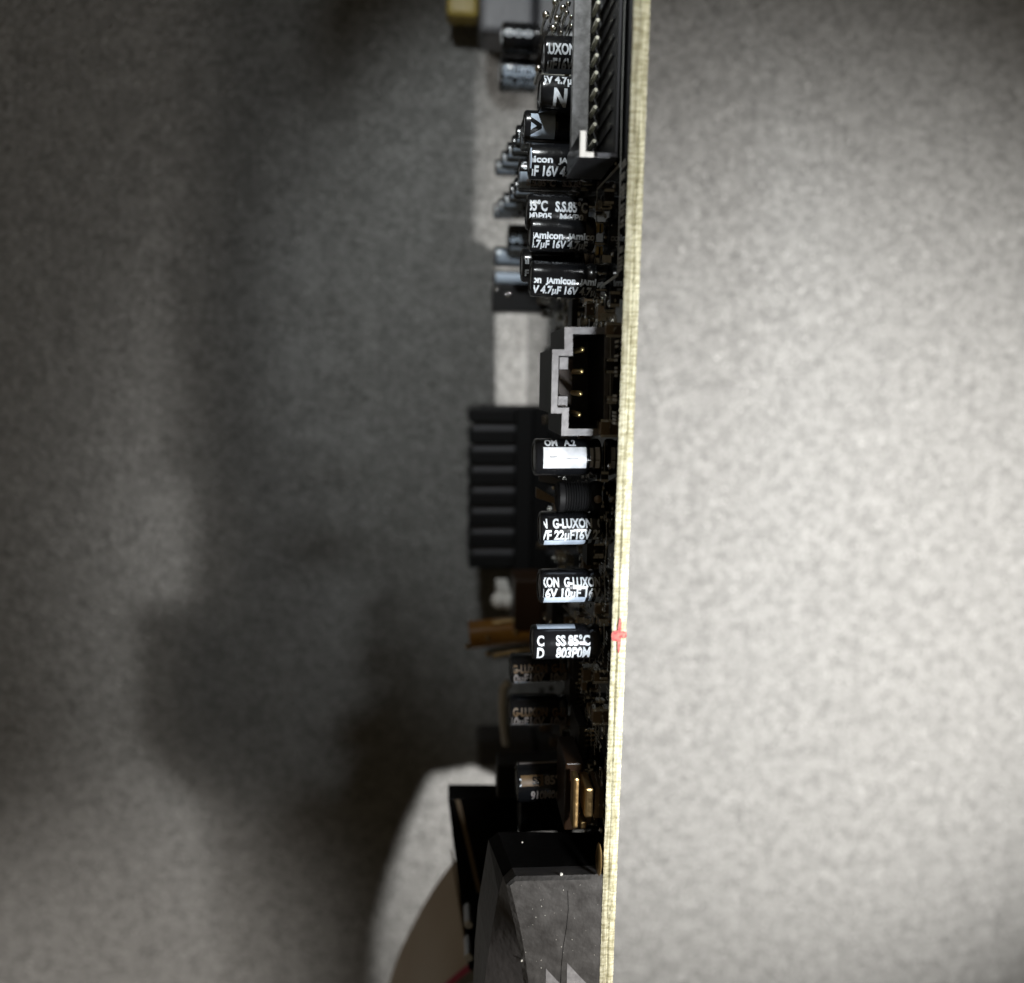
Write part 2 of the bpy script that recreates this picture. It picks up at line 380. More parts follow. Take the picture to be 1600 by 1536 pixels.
# top cluster
capacitor(848, 0, 84, s=13.0, L=7.2, rows=[('G-LUXON', 75, 833, 898, 14), ('22µF16V', 96, 838, 895, 15)], stripe=(102, 110, 846, 930, 'stripe'), label='black capacitor printed LUXON beside the pin header')
capacitor(842, 0, 150, s=13.3, L=7.2, r=2.05, rows=[('16V 4.7µF', 129, 840, 900, 9), ('N', 153, 864, 885, 25)], label='black capacitor with a large white N')
capacitor(818, 0, 199, s=12.9, L=8.2, r=1.85, rows=[('>', 197, 829, 846, 30, 'sleeve')], stripe=(180, 214, 829, 867, 'stripe'), label='capacitor with a wide pale stripe and dark chevron')
capacitor(814, 0, 214, s=12.3, L=8, r=1.9, stripe=(212, 234, 812, 836, 'stripe'))
capacitor(826, 0, 252, s=13.1, L=8, r=2.05, rows=[('JAmicon  JAmicon', 248, 806, 930, 9), ('4.7µF 16V 4.7µF', 265, 806, 912, 14)], stripe=(232, 262, 822, 831, 'stripe'), label='black capacitor printed micon under the pin header corner')
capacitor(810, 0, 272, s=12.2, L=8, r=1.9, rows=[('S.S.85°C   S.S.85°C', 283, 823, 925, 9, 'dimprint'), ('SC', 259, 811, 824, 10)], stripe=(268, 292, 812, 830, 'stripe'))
capacitor(822, 916, 336, r=2.05, gap=1.6, rows=[('S.85°C   S.S.85°C', 326, 815, 918, 14), ('M)P05   M4(P0', 341, 826, 912, 9)], label='black capacitor printed 85°C above its neighbour')
capacitor(826, 926, 368, r=2.05, rows=[('JAmicon  JAmicon', 370, 829, 936, 10), ('4.7µF 16V 4.7µF', 383, 827, 918, 11)], label='black capacitor printed Jamicon, upper of two')
capacitor(814, 912, 413, s=12.3, L=8, r=2.05, rows=[('JAnl', 406, 800, 826, 9), ('4.7µF', 424, 795, 826, 9)])
capacitor(828, 929, 440, r=2.02, rows=[('on  JAmicon  JAmicon', 441, 831, 952, 10), ('16V 4.7µF 16V 4.7µF', 456, 822, 938, 11)], label='black capacitor printed Jamicon, lower of two')
# middle
capacitor(833, 935, 714, r=2.15, gap=.4, rows=[('OM   A.2', 692, 851, 900, 9), ('–', 713, 857, 869, 6, 'sleeve'), ('–', 716, 883, 902, 6, 'sleeve'), ('–', 718, 916, 935, 6, 'sleeve')],
          stripe=(699, 731, 848, 936, 'whitestripe'), label='black capacitor with a broad white minus stripe')
capacitor(842, 934, 824, r=2.0, gap=.35, rows=[('N  G-LUXON  G', 817, 845, 942, 14), ('VF 22µF16V 22', 835, 843, 941, 14)], stripe=(843, 851, 842, 944, 'stripe'), label='black capacitor printed G-LUXON 22µF')
capacitor(841, 934, 914, r=2.0, gap=.35, rows=[('XON  G-LUXON', 909, 842, 937, 14), ('16V 10µF 16V', 926, 845, 937, 13)], stripe=(932, 941, 841, 944, 'stripe'), label='black capacitor printed G-LUXON 10µF')
capacitor(830, 933, 1001, r=2.05, gap=.35, rows=[('C    SS 85°C', 1000, 838, 921, 15), ('D    803P0M', 1019, 838, 921, 15)], stripe=(973, 982, 840, 900, 'stripe'), label='black capacitor printed SS 85° with a pale stripe on top')
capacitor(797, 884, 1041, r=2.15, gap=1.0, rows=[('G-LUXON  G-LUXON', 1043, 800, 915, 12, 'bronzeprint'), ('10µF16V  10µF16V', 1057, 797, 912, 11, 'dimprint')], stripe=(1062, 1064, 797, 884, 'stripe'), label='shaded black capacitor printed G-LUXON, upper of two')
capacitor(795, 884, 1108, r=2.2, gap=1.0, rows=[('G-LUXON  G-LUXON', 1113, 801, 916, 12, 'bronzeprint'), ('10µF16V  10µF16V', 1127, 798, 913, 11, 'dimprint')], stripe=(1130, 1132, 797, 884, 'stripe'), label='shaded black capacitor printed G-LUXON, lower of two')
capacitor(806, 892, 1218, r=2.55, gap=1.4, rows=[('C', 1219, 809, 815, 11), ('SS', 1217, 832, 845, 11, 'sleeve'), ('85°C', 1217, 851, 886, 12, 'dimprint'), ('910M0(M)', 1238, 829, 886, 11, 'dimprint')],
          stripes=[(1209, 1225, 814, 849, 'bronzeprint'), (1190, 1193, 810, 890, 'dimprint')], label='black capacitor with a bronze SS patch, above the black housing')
# far, out of focus
capacitor(783, 843, 59, s=8.3, L=7.3, r=2.6, rows=[('OOO', 52, 788, 832, 8)])  # printed white rings stand in for glints on this sleeve
capacitor(780, 838, 117, s=8.0, L=7.2, r=3.2, rows=[('G-LUXON', 112, 786, 840, 14, 'stripe'), ('22µF16V', 130, 786, 840, 12, 'stripe')])
capacitor(793, 838, 376, s=8.8, L=6.5, r=2.7, rows=[('G-LUX', 372, 796, 838, 13, 'stripe')], stripe=(385, 400, 793, 838, 'stripe'))
capacitor(772, 828, 402, s=8.0, L=7.0, r=1.9, rows=[('SS85°', 398, 774, 800, 12, 'stripe')], stripe=(405, 418, 772, 828, 'stripe'))
capacitor(771, 828, 436, s=8.0, L=7.0, r=1.5, stripe=(428, 442, 771, 828, 'stripe'))
for (tp_, y_, s_) in [(806, 214, 11.6), (800, 226, 10.9), (792, 238, 10.1), (783, 250, 9.2), (774, 262, 8.3), (810, 284, 11.8), (803, 294, 11.0), (796, 303, 10.2), (786, 313, 9.3), (778, 321, 8.6), (771, 328, 8.0)]:
    capacitor(tp_, 0, y_, s=s_, L=7.3, r=1.45, rows=[('SC', y_ - 3, tp_ + 3, tp_ + 18, 8)], stripe=(y_ + 3, y_ + 11, tp_, tp_ + 30, 'stripe'))

# ---------------------------------------------------------------- the shrouded pin header at the top
zr = onx(970, 245, 0).z                       # rim height
hd = link('pin_header', None, card, (0, 0, 0), label='black shrouded pin header with a row of bright pins')
yb_ = onz(930, 246, zr).y; H = 4.35
yt_ = yb_ + 34
sh = MB()
sh.box(-H, -0.3, yb_, yb_ + .55, zr - 8.5, zr)                    # end wall
sh.box(-0.75, -0.3, yb_ + .55, yt_, zr - 8.5, zr)                # wall on the board side
part('shroud', sh, 'blackplastic', hd, bevel=.06)
cw = MB(); slot_y = onz(908, 205, zr).y
cw.box(-H, -H + .6, yb_ + .55, slot_y, zr - 8.5, zr)
part('shroud_corner', cw, 'blackplastic', hd, bevel=.06)
lr = MB()                                                       # raised corner rim, coloured pale in place of its highlight
lr.box(-H, -H + .62, yb_ - .02, slot_y + .05, zr + .003, zr + .12); lr.box(-H + .62, -H + 1.5, yb_ - .02, yb_ + .5, zr + .003, zr + .12)
part('corner_rim', lr, 'nylon', hd, bevel=.05, label='pale L shaped corner rim')
lr = MB(); lr.box(-H + 1.9, -.4, yb_ + .1, yb_ + .45, zr + .003, zr + .06); lr.box(-.62, -.42, yb_ + .55, yt_, zr + .003, zr + .06)
part('rim_line', lr, 'jackgrey', hd)
bl = MB(); zbk = z_of(14.15, 120)
bl.box(-H + .25, -2.25, yb_ + 1.6, yt_, zbk - 1.2, zbk)
part('key_wall', bl, 'panelgrey', hd, bevel=.08)
bs = MB(); bs.box(-2.25, -.75, yb_ + .55, yt_, zr - 9.2, zr - 8.4)
part('pin_base', bs, 'greyplastic', hd)
pin_me = None
zt = z_of(14.3, 120, 930)
pp0 = onz(929, 220.5, zt); pitch = (onz(932, 31, zt).y - pp0.y) / 7
for k in range(10):
    if pin_me is None:
        pm = MB(); pm.tube([(0, 0, -5), (0, 0, -.3), (0, 0, -.1), (0, 0, 0)], [.27, .27, .25, .19], 12); pin_me = pm.mesh('pin', 'pinmetal', True)
    link('pin', pin_me, hd, (pp0.x, pp0.y + pitch * k, zt))
pin_shadow_me = None
for k in range(10):                                                # added dark bars standing in for pin shadows on the board-side wall
    if pin_shadow_me is None:
        rb = MB(); rb.box(-.22, 0, -.16, .16, -7, 0); pin_shadow_me = rb.mesh('rib', 'blackplastic')
    link('rib', pin_shadow_me, hd, (-.75, pp0.y + pitch * (k + .1), zr - 1.3))

# ---------------------------------------------------------------- 4-pin header with the grey rim
zr2 = z_of(14.1, 596)
def Q(px, py, z=zr2): 
    p = onz(px, py, z); return (p.x, p.y)
outer = [Q(882, 511), Q(882, 546), Q(863, 546), Q(861, 646), Q(878, 646), Q(877, 681), Q(952, 681), Q(953, 511)]
inner = [Q(895, 522), Q(895, 556), Q(873, 556), Q(871, 637), Q(889, 637), Q(888, 670), Q(944, 670), Q(945, 522)]
h4 = link('four_pin_header', None, card, (0, 0, 0), label='black four pin header with a stepped grey rim')
n = len(outer); dz = 11
rm = MB()
A = [(x, y, zr2) for x, y in outer]; B = [(x, y, zr2) for x, y in inner]; C = [(x, y, zr2 - .35) for x, y in outer]; D = [(x, y, zr2 - .35) for x, y in inner]
def ring(mb, A, B):
    o = len(A); mb.add(A + B, [(i, (i + 1) % o, (i + 1) % o + o, i + o) for i in range(o)])
for (a_, b_) in ((A, B), (C, A), (B, D)): ring(rm, a_, b_)
part('rim', rm, 'rim', h4, bevel=0)
hb = MB(); C2 = [(x, y, zr2 - .36) for x, y in outer]; D2 = [(x, y, zr2 - .36) for x, y in inner]
E = [(x, y, zr2 - dz) for x, y in outer]; G = [(x, y, zr2 - dz + 1.2) for x, y in inner]
ring(hb, E, C2); ring(hb, D2, G); ring(hb, C2, D2)
hb.add(G, [tuple(range(n))]); hb.add(E, [tuple(range(n))])
part('housing', hb, 'blackplastic', h4)
for (x0, y0, x1, y1) in ((874, 558, 888, 577), (872, 619, 887, 636)):
    a_ = Q(x0, y1, zr2 - .8); b_ = Q(x1, y0, zr2 - .8)
    kb = MB(); kb.box(a_[0] - .02, b_[0], a_[1], b_[1], zr2 - 8, zr2 - .8)
    part('key_block', kb, 'rim', h4, bevel=.05)
p4 = MB(); p4.tube([(0, 0, -7), (0, 0, -.4), (0, 0, -.12), (0, 0, 0)], [.32, .32, .25, .1], 12); p4m = p4.mesh('pin', 'gold', True)
for (px, py) in ((910, 546), (909, 580), (907, 615), (905, 648)):
    q = onz(px, py, zr2 - .9); link('pin', p4m, h4, (q.x, q.y, zr2 - .9))
bw = MB(); a_ = Q(893, 668, zr2 - 4); b_ = Q(880, 560, zr2 - 4)
bw.box(inner[4][0] - .3, inner[4][0] + 1.3, inner[4][1] + .2, inner[2][1] - .2, zr2 - 9.6, zr2 - 6)
part('inner_step', bw, 'brownplastic', h4)

# ---------------------------------------------------------------- far slotted connector (black, with ribs)
def pbox(name, px0, py0, px1, py1, s, depth, m, parent=card, bevel=.15, label=None, x1=None):
    """box whose upper face fills the pixel rectangle at scale s and reaches depth mm down"""
    z = z_of(s, (py0 + py1) / 2, px1); a = onz(px0, py1, z); b = onz(px1, py0, z)
    mb = MB(); X1 = b.x if x1 is None else x1
    w2, h2 = (X1 - a.x) / 2, (b.y - a.y) / 2
    mb.box(-w2, w2, -h2, h2, -depth, 0)
    return part(name, mb, m, parent, ((a.x + X1) / 2, (a.y + b.y) / 2, z), bevel=bevel, label=label)
sl = link('slot_connector', None, card, (0, 0, 0), label='blurred black slotted connector')
zz = z_of(7.3)
a = onz(752, 893, zz); b = onz(822, 636, zz)
mb = MB(); mb.box(a.x, -.01, a.y, b.y, zz - 14, zz - 1.2); part('body', mb, 'matblack', sl, bevel=.3)
mb = MB(); mb.box(onz(806, 700, zz).x, -.01, a.y, b.y, zz - 1.19, zz); part('spine', mb, 'matblack', sl, bevel=.3)
slm = None
for k in range(8):
    yk = onz(770, 650 + k * 32.5, zz).y; 
    if slm is None:
        q0 = onz(733, 700, zz).x; q1 = onz(805, 700, zz).x
        mb = MB(); mb.box(q0, q1, -1.45, 1.45, -14, 0); slm = mb.mesh('rib', 'matblack')
    link('rib', slm, sl, (0, yk, zz), bevel=.3)
    if k < 7:
        if k == 0: mb2 = MB(); mb2.box(q0 + .8, q1, -.8, .8, -.9, 0); gm = mb2.mesh('contact_strip', 'jackgrey')
        link('contact_strip', gm, sl, (0, onz(770, 666 + k * 32.5, zz).y, zz - .9), bevel=.1)

# other blurred far parts
pbox('long_chip', 770, 446, 862, 486, 8.3, 5, 'blackplastic', x1=-.01, label='black bar shaped component with two bright dots')
pbox('black_block', 812, 1247, 868, 1302, 10.6, 4, 'blackplastic', x1=-.01, bevel=.2)
for (px, py) in ((776, 452), (794, 461)):
    z = z_of(8.3); q = onz(px, py, z); mb = MB(); mb.sphere((0, 0, 0), .42, 10); part('solder_joint', mb, 'solder', card, (q.x, q.y, z + .2), smooth=True)
pbox('yellow_jack', 698, -60, 748, 24, 7.2, 5, 'yellow', bevel=1.0, label='yellow plastic block')
pbox('grey_jack', 750, -60, 850, 50, 7.6, 10, 'jackgrey', x1=-.01, bevel=1.2, label='dark grey plastic block')
pbox('film_component', 848, 107, 893, 126, 12.4, 2.0, 'film', bevel=.15, label='clear yellowish film component')
pbox('film_mark', 882, 112, 890, 121, 12.47, .1, 'gold', bevel=0)
pbox('square_button', 745, 1158, 800, 1200, 7.6, 8, 'jackgrey', x1=-.01, bevel=.8, label='grey block, blurred')
pbox('black_cube', 776, 1195, 806, 1247, 10.2, 4, 'blackplastic', x1=-.01, bevel=.3)
pbox('brown_relay', 803, 906, 838, 985, 8.2, 8, 'brownplastic', x1=-.01, bevel=.3, label='brown block, blurred')
mb = MB(); mb.sphere((-.9, 0, 0), 1.7, 16, sx=1, sy=1.05, sz=1.2); mb.sphere((.9, -.1, 0), 1.7, 16, sx=1, sy=1.05, sz=1.2); mb.box(-1.2, 1.2, -1.2, 2.3, -8, .9)
q = onz(787, 938, z_of(7.8)); part('nylon_peg', mb, 'nylon', card, (q.x, q.y, q.z), smooth=True, label='white nylon peg, blurred')
# amber wound coil
q0 = onz(733, 992, z_of(8.2)); q1 = onz(808, 985, z_of(8.2))
cl = link('amber_coil', None, card, (0, 0, 0), label='amber lacquered coil with bright ends')
mb = MB(); mb.tube([q0, q1, (-.3, q1.y, q1.z)], [2.8, 2.6, 2.4], 24); part('coil_body', mb, 'amber', cl, smooth=True, bevel=.2)
for dy in (3.6, -2.9):
    mb = MB(); mb.tube([(q0.x + 4.5, q0.y + dy - 1, q0.z + 1.2), (q1.x, q1.y + dy - 1, q1.z + 1.2), (-.2, q1.y + dy - 1, q1.z)], .55, 10); part('coil_lead', mb, 'brass', cl, smooth=True)
for (px, py) in ((762, 997), (731, 1010), (806, 988), (763, 1022)):
    q = onz(px, py, z_of(8.9)); mb = MB(); mb.sphere((0, 0, 0), .5, 10); part('solder_joint', mb, 'brass', cl, (q.x, q.y, q.z), smooth=True)
# white wire behind the shaded capacitors
z = z_of(9.0); mb = MB(); mb.tube([onz(796, 1066, z), onz(787, 1074, z), onz(786, 1100, z), onz(787, 1128, z), onz(791, 1160, z - 4)], .85, 14)
part('white_wire', mb, 'nylon', card, smooth=True, label='short white wire, blurred')
# dark wound choke with a printed ring, and the tilted brass tabs around it
ck = link('choke', None, card, (0, 0, 0), label='plain black wound choke')
q = onx(936, 776, -.4)
mb = MB(); mb.lathex([(-5.4, .2), (-5.4, 1.6), (-5.2, 1.8), (-4.6, 1.8)] + [(-4.6 + .3 * k + .15 * j, 1.62 + .12 * j) for k in range(11) for j in (0, 1)] + [(-1.2, 1.85), (-.5, 1.85), (-.4, 1.7)], 36, y=q.y, z=q.z)
part('winding', mb, 'matblack', ck, smooth=True)
mb = MB(); mb.sphere((-.9, q.y, q.z + 1.9), .48, 12); part('ferrite_end', mb, 'ceramic', ck, smooth=True)
for (x0, y0, x1, y1, m_) in ((843, 744, 886, 757, 'jackgrey'), (838, 770, 884, 790, 'ceramic'), (906, 850, 928, 868, 'ceramic')):
    z = z_of(12.2); a = onz(x0, y0, z - 3); b = onz(x1, y1, z)
    mb = MB(); d = Vector((0, .35, 0)); e = Vector((0, 0, -1.0))
    mb.frustum([a - d * 2, a + d * 2, b + d * .6, b - d * .6], [a - d * 2 + e, a + d * 2 + e, b + d * .6 + e, b - d * .6 + e]); part('metal_tab', mb, m_, card, bevel=.05)
for (px, py) in ((880, 470), (889, 471), (897, 470), (906, 471), (913, 469), (921, 472), (930, 470), (941, 471), (953, 473), (800, 470), (808, 471), (905, 490), (917, 500), (897, 503), (925, 482)):
    q = onx(px, py, -.3); mb = MB(); mb.sphere((0, 0, 0), rnd.uniform(.25, .5), 8, sx=.6); part('solder_joint', mb, 'solder', card, (q.x, q.y, q.z), smooth=True)
for (px, py) in ((935, 322), (934, 357), (933, 392)):
    q = onx(px, py, -.2); mb = MB(); mb.box(-.2, .15, -.5, .5, -.5, .5); part('gold_pad', mb, 'gold', card, (q.x, q.y, q.z), bevel=.08)
for (px, py) in ((865, 762), (874, 770), (852, 966), (861, 972), (893, 972), (905, 962)):
    q = onz(px, py, z_of(12.0)); mb = MB(); mb.sphere((0, 0, 0), .3, 8); part('solder_joint', mb, 'solder', card, (q.x, q.y, q.z), smooth=True)
# bright solder balls at the top
k = 0
for (px, py, r_) in ((868, 4, .36), (880, 13, .34), (853, 24, .40), (871, 29, .36), (865, 45, .38), (888, 6, .25), (893, 27, .22), (893, 41, .22), (842, 108, .45), (877, 51, .2), (886, 20, .22), (875, -3, .3)):
    q = onz(px, py, z_of(12.2 - (893 - px) * .03)); mb = MB(); mb.tube([(0, 0, -5), (0, 0, -r_)], r_ * .5, 8); mb.sphere((0, 0, 0), r_ * 1.25, 12)
    part('component_lead', mb, 'solder', card, (q.x, q.y, q.z), smooth=True)
pbox('pale_post', 874, 24, 881, 62, 12.4, 2, 'rim', bevel=.05)

# ---------------------------------------------------------------- brass contact assembly, lower right
br = link('brass_socket', None, card, (0, 0, 0), label='brown socket with brass contacts beside the board edge')
def bpart(name, px0, py0, px1, py1, s, depth, m_, bevel=.1): pbox(name, px0, py0, px1, py1, s, depth, m_, parent=br, bevel=bevel)
bpart('socket_body', 881, 1192, 912, 1298, 12.7, 7, 'brownplastic', .2)
bpart('brass_bar', 894, 1216, 906, 1296, 13.2, 2, 'brass', .3)
bpart('brass_block', 913, 1232, 928, 1279, 13.3, 4, 'brass', .25)
bpart('brass_block', 928.5, 1232, 943, 1279, 13.15, 4, 'ceramic', .1)
for (x0, y0, x1, y1) in ((908, 1215, 918, 1228), (907, 1284, 917, 1296), (941, 1216, 948, 1228), (940, 1284, 947, 1296)):
    bpart('contact', x0, y0, x1, y1, 12.9, 2, 'brass', .15)
for pts_ in ([(897, 1190), (912, 1216)], [(917, 1188), (932, 1214), (932, 1230)], [(921, 1282), (930, 1305), (936, 1330)]):
    mb = MB(); mb.tube([onz(x, y, z_of(13.0)) for x, y in pts_], .12, 8); part('wire_clip', mb, 'jackgrey', br, smooth=True)
mb = MB(); q = onx(935, 1332, -.5); mb.sphere((0, 0, 0), .9, 16, sx=.35, sy=2.2, sz=1.2); part('metal_clip', mb, 'brass', card, (q.x - .2, q.y, q.z + 1.2), smooth=True)

# ---------------------------------------------------------------- chips and small surface parts on the face
def face(px, py): return onx(px, py, 0)
def chip(px, py, wy, wz, legs=True, h=1.3):
    p = face(px, py); root = link('chip', None, card, (0, p.y, p.z))
    mb = MB(); mb.box(-h, -.15, -wy / 2, wy / 2, -wz / 2, wz / 2); part('chip_body', mb, 'blackplastic', root, bevel=.08)
    if legs:
        mb = MB(); n_ = int(wy / .65)
        for k in range(n_):
            y = -wy / 2 + wy * (k + .5) / n_
            for sg in (-1, 1):
                mb.box(-.6, -.03, y - .13, y + .13, sg * (wz / 2 + .02), sg * (wz / 2 + .5)) if sg > 0 else mb.box(-.6, -.03, y - .13, y + .13, -wz / 2 - .5, -wz / 2 - .02)
        o = part('legs', mb, 'solder', root); o['kind'] = 'stuff'
chip(912, 1150, 6.0, 6.5); chip(900, 1072, 3.9, 4.5); chip(865, 585, 9, 9); chip(907, 1040, 3.0, 3.0); chip(880, 1280, 5, 4); chip(905, 490, 3.5, 3.5); chip(930, 860, 3, 3); chip(870, 960, 6, 6)
# chip resistors and capacitors: 0603 pieces with bright ends
def smd_mesh(body, L_=1.6, W_=.8, h=.5):
    mb = MB(); mb.box(-h, -.02, -L_ / 2 + .3, L_ / 2 - .3, -W_ / 2, W_ / 2, 0)
    mb.box(-h - .03, -.01, -L_ / 2, -L_ / 2 + .3, -W_ / 2 - .02, W_ / 2 + .02, 1); mb.box(-h - .03, -.01, L_ / 2 - .3, L_ / 2, -W_ / 2 - .02, W_ / 2 + .02, 1)
    return mb.mesh('surface_part', [body, 'solder'])
SM = [smd_mesh('resistor'), smd_mesh('ceramic', h=.8), smd_mesh('resistor', 1.2, .6, .4), smd_mesh('ceramic', 2.0, 1.25, 1.0)]
rs = random.Random(11)
zones = [(1030, 1300, 75), (466, 520, 34), (740, 800, 22), (850, 890, 12), (940, 975, 14), (300, 330, 8), (395, 412, 6), (650, 690, 8), (560, 640, 12), (80, 200, 12)]
cnt = 0
for (y0, y1, nn) in zones:
    for _ in range(nn):
        px = rs.uniform(868, 957 if y0 > 800 else 962) if rs.random() < .8 else rs.uniform(845, 900); py = rs.uniform(y0, y1)
        if 896 < px < 928 and 1105 < py < 1195: continue
        p = face(px, py)
        if p.z > TOP - 3.5: continue
        k = rs.choice((0, 0, 1, 2, 2, 3)); o = link('chip_resistor' if k in (0, 2) else 'chip_capacitor', SM[k], card, (0, p.y, p.z))
        o.rotation_euler = (rs.choice((0, math.pi / 2)), 0, 0); cnt += 1
# one larger bright-ended piece near the edge
p = face(921, 1067); o = link('chip_capacitor', SM[3], card, (0, p.y, p.z)); 
# solder pads and vias: tiny domes, uncountable
mb = MB()
for _ in range(620):
    px = rs.uniform(858, 962); py = rs.choice((rs.uniform(1020, 1300), rs.uniform(460, 520), rs.uniform(0, 1300), rs.uniform(740, 990)))
    p = face(px, py)
    if p.z > TOP - 1.5 or p.z < 40: continue
    r_ = rs.choice((.14, .18, .22, .3, .42)); mb.sphere((-.02, p.y, p.z), r_, 6, sx=.5)
o = part('solder_pads', mb, 'solder', card, smooth=True); o['kind'] = 'stuff'
# silkscreen outlines and marks
def silk(pts_, wd=.22, name='silkscreen_line'):
    mb = MB(); P_ = [face(*p) for p in pts_]
    for a_, b_ in zip(P_[:-1], P_[1:]):
        d = (b_ - a_).normalized(); n_ = Vector((1, 0, 0)).cross(d) * wd / 2; h_ = Vector((-.03, 0, 0)); d2 = d * wd * .4
        mb.frustum([a_ - n_ - d2 + h_, a_ + n_ - d2 + h_, b_ + n_ + d2 + h_, b_ - n_ + d2 + h_], [a_ - n_ - d2, a_ + n_ - d2, b_ + n_ + d2, b_ - n_ + d2])
    part(name, mb, 'silk', card)
silk([(968, 258), (933, 296), (929, 455), (963, 431)], .3)
silk([(976, 2), (971, 180), (969, 300), (965, 430)], .25)
silk([(947, 800), (948, 838), (945, 900)], .15); silk([(944, 880), (945, 930), (938, 945)], .15); silk([(944, 975), (944, 1010), (936, 1026)], .15)
silk([(904, 944), (930, 968)], .15); silk([(880, 946), (900, 968)], .15)
silk([(954, 520), (953, 668)], .2); silk([(945, 690), (944, 750)], .15)
mb = MB()
for (y0, y1, x0) in ((250, 262, 975), (270, 280, 974), (288, 312, 974), (318, 338, 973), (342, 355, 973), (385, 395, 971), (400, 424, 970), (530, 545, 964), (553, 566, 963), (572, 590, 963), (615, 628, 961), (642, 664, 960)):
    p0 = face(x0, y0); p1 = face(x0, y1); n_ = max(2, int(abs(p0.y - p1.y) / .35))
    for k in range(n_):                       # worn, unreadable characters: short strokes
        y = p1.y + (p0.y - p1.y) * (k + .5) / n_; zc = p0.z + (p1.z - p0.z) * (1 - (k + .5) / n_)
        mb.box(-.03, -.002, y - .13, y + .13, zc - rs.uniform(.7, 1.1), zc + rs.uniform(.5, 1.1))
for _ in range(120):
    px = rs.uniform(905, 952); py = rs.choice((rs.uniform(1025, 1200), rs.uniform(745, 1025), rs.uniform(960, 1300))); p = face(px, py)
    for k in range(rs.randint(2, 4)):
        y = p.y + k * .42; 
        if rs.random() < .5: mb.box(-.03, -.002, y - .05, y + .05, p.z - .4, p.z + .4)
        else: mb.box(-.03, -.002, y - .14, y + .14, p.z - .05, p.z + .05); mb.box(-.031, -.003, y - .14, y - .05, p.z - .04, p.z + .35)
o = part('silkscreen_marks', mb, 'silk', card); o['kind'] = 'stuff'

# ---------------------------------------------------------------- black housing in front, lower right
pl = thing('plug_housing', 'large worn black plastic housing with white arrow marks at the lower end of the board', 'plug', (0, 0, 0))
zf = z_of(13.5, 1450, 870)
def F3(px, py, dz=0): 
    return onz(px, py, zf - dz)
o1 = [(941, 1374), (806, 1377), (797, 1384), (801, 1400), (812, 1446), (820, 1490), (827, 1545), (832, 1640), (941, 1640)]
o1b = [(943, 1366), (806, 1369), (791, 1382), (794, 1404), (805, 1448), (813, 1492), (820, 1546), (825, 1646), (943, 1646)]
o2 = [(937, 1300), (778, 1300), (763, 1312), (757, 1350), (747, 1410), (742, 1470), (739, 1540), (738, 1650), (937, 1650)]
A = [F3(x, y) for x, y in o1]; B = [F3(x, y, .45) for x, y in o1b]; C = [F3(x, y, 9.5) for x, y in o2]; D = [F3(x, y, 26) for x, y in [(924, 1300), (786, 1300), (774, 1312), (768, 1350), (758, 1410), (752, 1470), (749, 1540), (748, 1650), (924, 1650)]]
for T in (A, B, C, D):
    for p in T: p.x = min(p.x, -.05)
M['leather'] = mat('worn_black_plastic', (0.085, 0.082, 0.080), 0.30, bump=(900, 0.8, 0.0003), var=(520, 0.22, (0.040, 0.038, 0.037)))
M['darkhouse'] = mat('housing_black', (0.003, 0.0028, 0.0028), 0.3, spec=0.15, bump=(900, 0.25, 0.0002))
nA = len(A)
M['facet'] = mat('housing_facet', (0.085, 0.080, 0.080), 0.45, bump=(900, 0.4, 0.0003), var=(330, 0.25, (0.055, 0.052, 0.052)))  # this side coloured grey to look lit against the darkened black shell
o15 = [(941, 1352), (800, 1356), (786, 1370), (779, 1396), (770, 1446), (763, 1492), (756, 1546), (752, 1648), (941, 1648)]
K = [F3(x, y, 3.4) for x, y in o15]
for p in K: p.x = min(p.x, -.05)
mb = MB(); ring(mb, K, [Vector(p) - Vector((0, 0, .01)) for p in B]); part('bevelled_side', mb, 'facet', pl, smooth=True)
mb = MB(); mb.add(A, [tuple(range(nA))]); ring(mb, B, A); part('front_face', mb, 'leather', pl, smooth=True, label='grey worn grained face')
mb = MB(); B2 = [Vector(p) - Vector((0, 0, .02)) for p in K]; ring(mb, C, B2); ring(mb, D, C); mb.add(D, [tuple(range(nA))]); part('shell', mb, 'darkhouse', pl)
# crease across the face, dust specks, arrows
mb = MB(); cr = [(887, 1392), (888, 1420), (885, 1450), (880, 1480), (877, 1510), (875, 1560)]
for a_, b_ in zip(cr[:-1], cr[1:]):
    a3, b3 = F3(*a_, -.012), F3(*b_, -.012); n_ = Vector((.035, 0, 0)); mb.add([a3 - n_, a3 + n_, b3 + n_, b3 - n_], [(0, 1, 2, 3)])
part('crease', mb, 'darkhouse', pl)
for (ax, ay) in ((853, 1514), (886, 1505)):
    k_ = 60; top = [F3(ax, ay, -.06), F3(ax - 1, ay + k_, -.06), F3(ax + k_ * .95, ay + k_, -.06)]; bot = [p - Vector((0, 0, .05)) for p in top]
    mb = MB(); mb.frustum(top, bot); part('arrow_mark', mb, 'rim', pl)
M['dust'] = mat('dust', (.7, .68, .62), .6)
mb = MB()
for _ in range(34):
    px, py = rs.uniform(812, 936), rs.uniform(1380, 1536); p = F3(px, py, -.03); mb.sphere(p, rs.uniform(.02, .06), 6)
for (px, py, r_) in ((877, 1366, .2), (905, 1382, .14), (815, 1501, .16), (924, 1468, .13), (816, 1316, .1)):
    p = F3(px, py, .2); mb.sphere(p, r_, 6)
o = part('dust_specks', mb, 'dust', pl); o['kind'] = 'stuff'

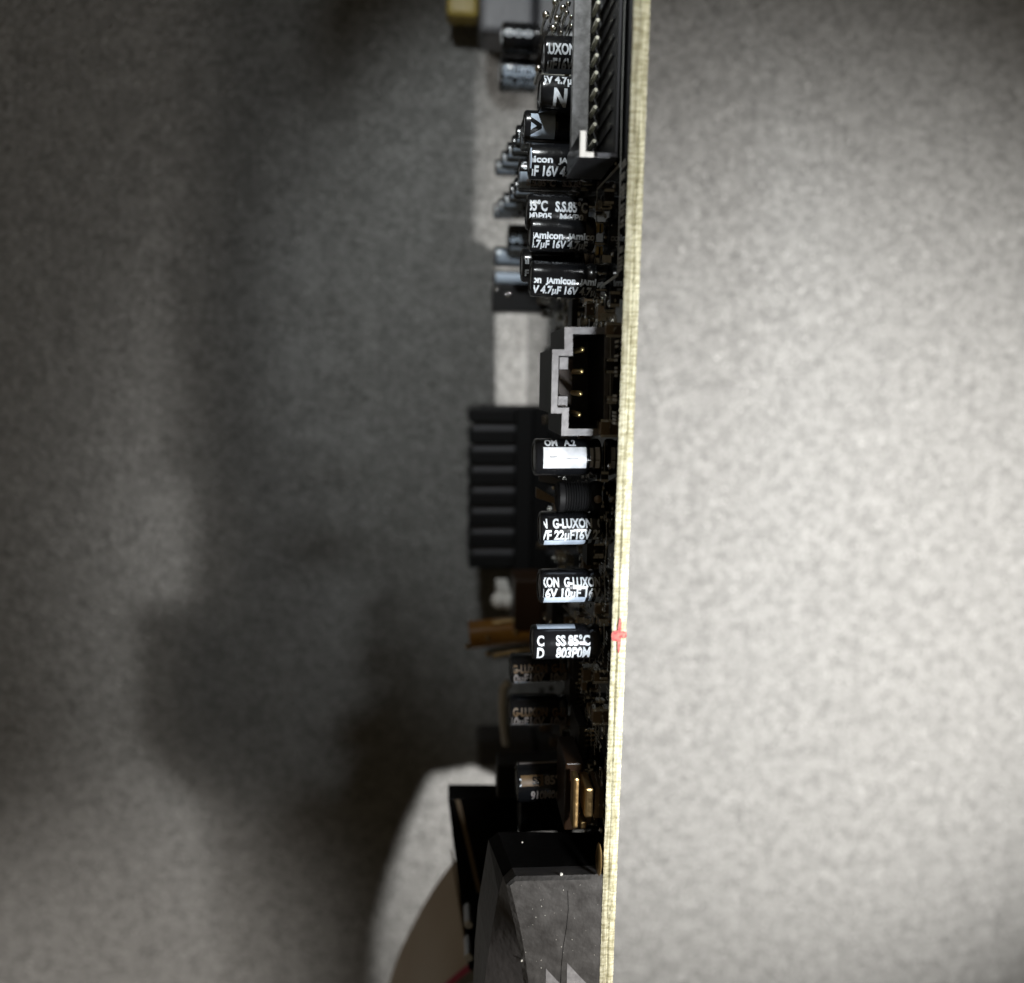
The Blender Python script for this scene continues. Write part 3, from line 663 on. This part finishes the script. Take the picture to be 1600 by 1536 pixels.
# ---------------------------------------------------------------- black flat component with a brown line, silver screws
zc2 = z_of(10.4)
bk = link('panel_connector', None, card, (0, 0, 0), label='tall glossy black block with a brown line')
T = [onz(x, y, zc2 - d) for x, y, d in ((700, 1248, 6), (812, 1248, 6), (812, 1530, 0), (732, 1516, 0))]
mb = MB(); mb.frustum(T, [p - Vector((0, 0, 4.5)) for p in T]); part('body', mb, 'darkhouse', bk, bevel=.15)
mb = MB(); q = [onz(x, y, zc2 - d + .1) for x, y, d in ((712, 1250, 6), (719, 1250, 6), (752, 1395, 2.8), (746, 1395, 2.8))]
mb.frustum(q, [p - Vector((0, 0, .5)) for p in q]); part('brown_line', mb, 'ceramic', bk)
mb = MB(); q = [onz(x, y, zc2 - d + .1) for x, y, d in ((704, 1330, 4.2), (706, 1330, 4.2), (729, 1470, 1.2), (725, 1470, 1.2))]
mb.frustum(q, [p - Vector((0, 0, .5)) for p in q]); part('edge_strip', mb, 'ceramic', bk)
for (px, py) in ((733, 1446), (733, 1497)):
    q = onz(px, py, z_of(11.2)); mb = MB(); mb.tube([(0, 0, -4), (0, 0, -.2), (0, 0, 0)], [.75, .75, .55], 16); part('screw', mb, 'alu', bk, (q.x, q.y, q.z), smooth=True)

# ---------------------------------------------------------------- ribbon cable
rbn = thing('ribbon_cable', 'flat grey ribbon cable with a red edge, curving out of the frame beside the housing', 'cable', (0, 0, 0))
eA = [(752, 1300, 8.4), (707, 1352, 8.2), (672, 1402, 8.0), (645, 1452, 7.8), (622, 1502, 7.7), (606, 1560, 7.6), (596, 1640, 7.5)]
eB = [(800, 1462, 10.2), (744, 1507, 10.0), (708, 1535, 9.8), (682, 1560, 9.5), (660, 1590, 9.2), (640, 1640, 9), (628, 1700, 8.8)]
def lerp_path(E, t):
    u = t * (len(E) - 1); i = min(int(u), len(E) - 2); f = u - i
    def cr(k):
        a, b, c_, d = (E[max(i - 1, 0)][k], E[i][k], E[i + 1][k], E[min(i + 2, len(E) - 1)][k])
        return .5 * (2 * b + (c_ - a) * f + (2 * a - 5 * b + 4 * c_ - d) * f * f + (3 * b - a - 3 * c_ + d) * f ** 3)
    return onz(cr(0), cr(1), z_of(cr(2)))
NC = 26
for k in range(NC):
    f0 = (k + .5) / NC; pts_ = []
    for j in range(25):
        a_, b_ = lerp_path(eA, j / 24), lerp_path(eB, j / 24)
        pts_.append(a_.lerp(b_, f0) + Vector((0, 0, 1.2 * math.sin(math.pi * f0))))
    wd = (lerp_path(eA, .5) - lerp_path(eB, .5)).length / NC
    mb = MB(); mb.tube(pts_, wd * .56, 10); part('conductor', mb, 'pink' if k == NC - 1 else 'ribbon', rbn, smooth=True, label='red edge conductor' if k == NC - 1 else None)
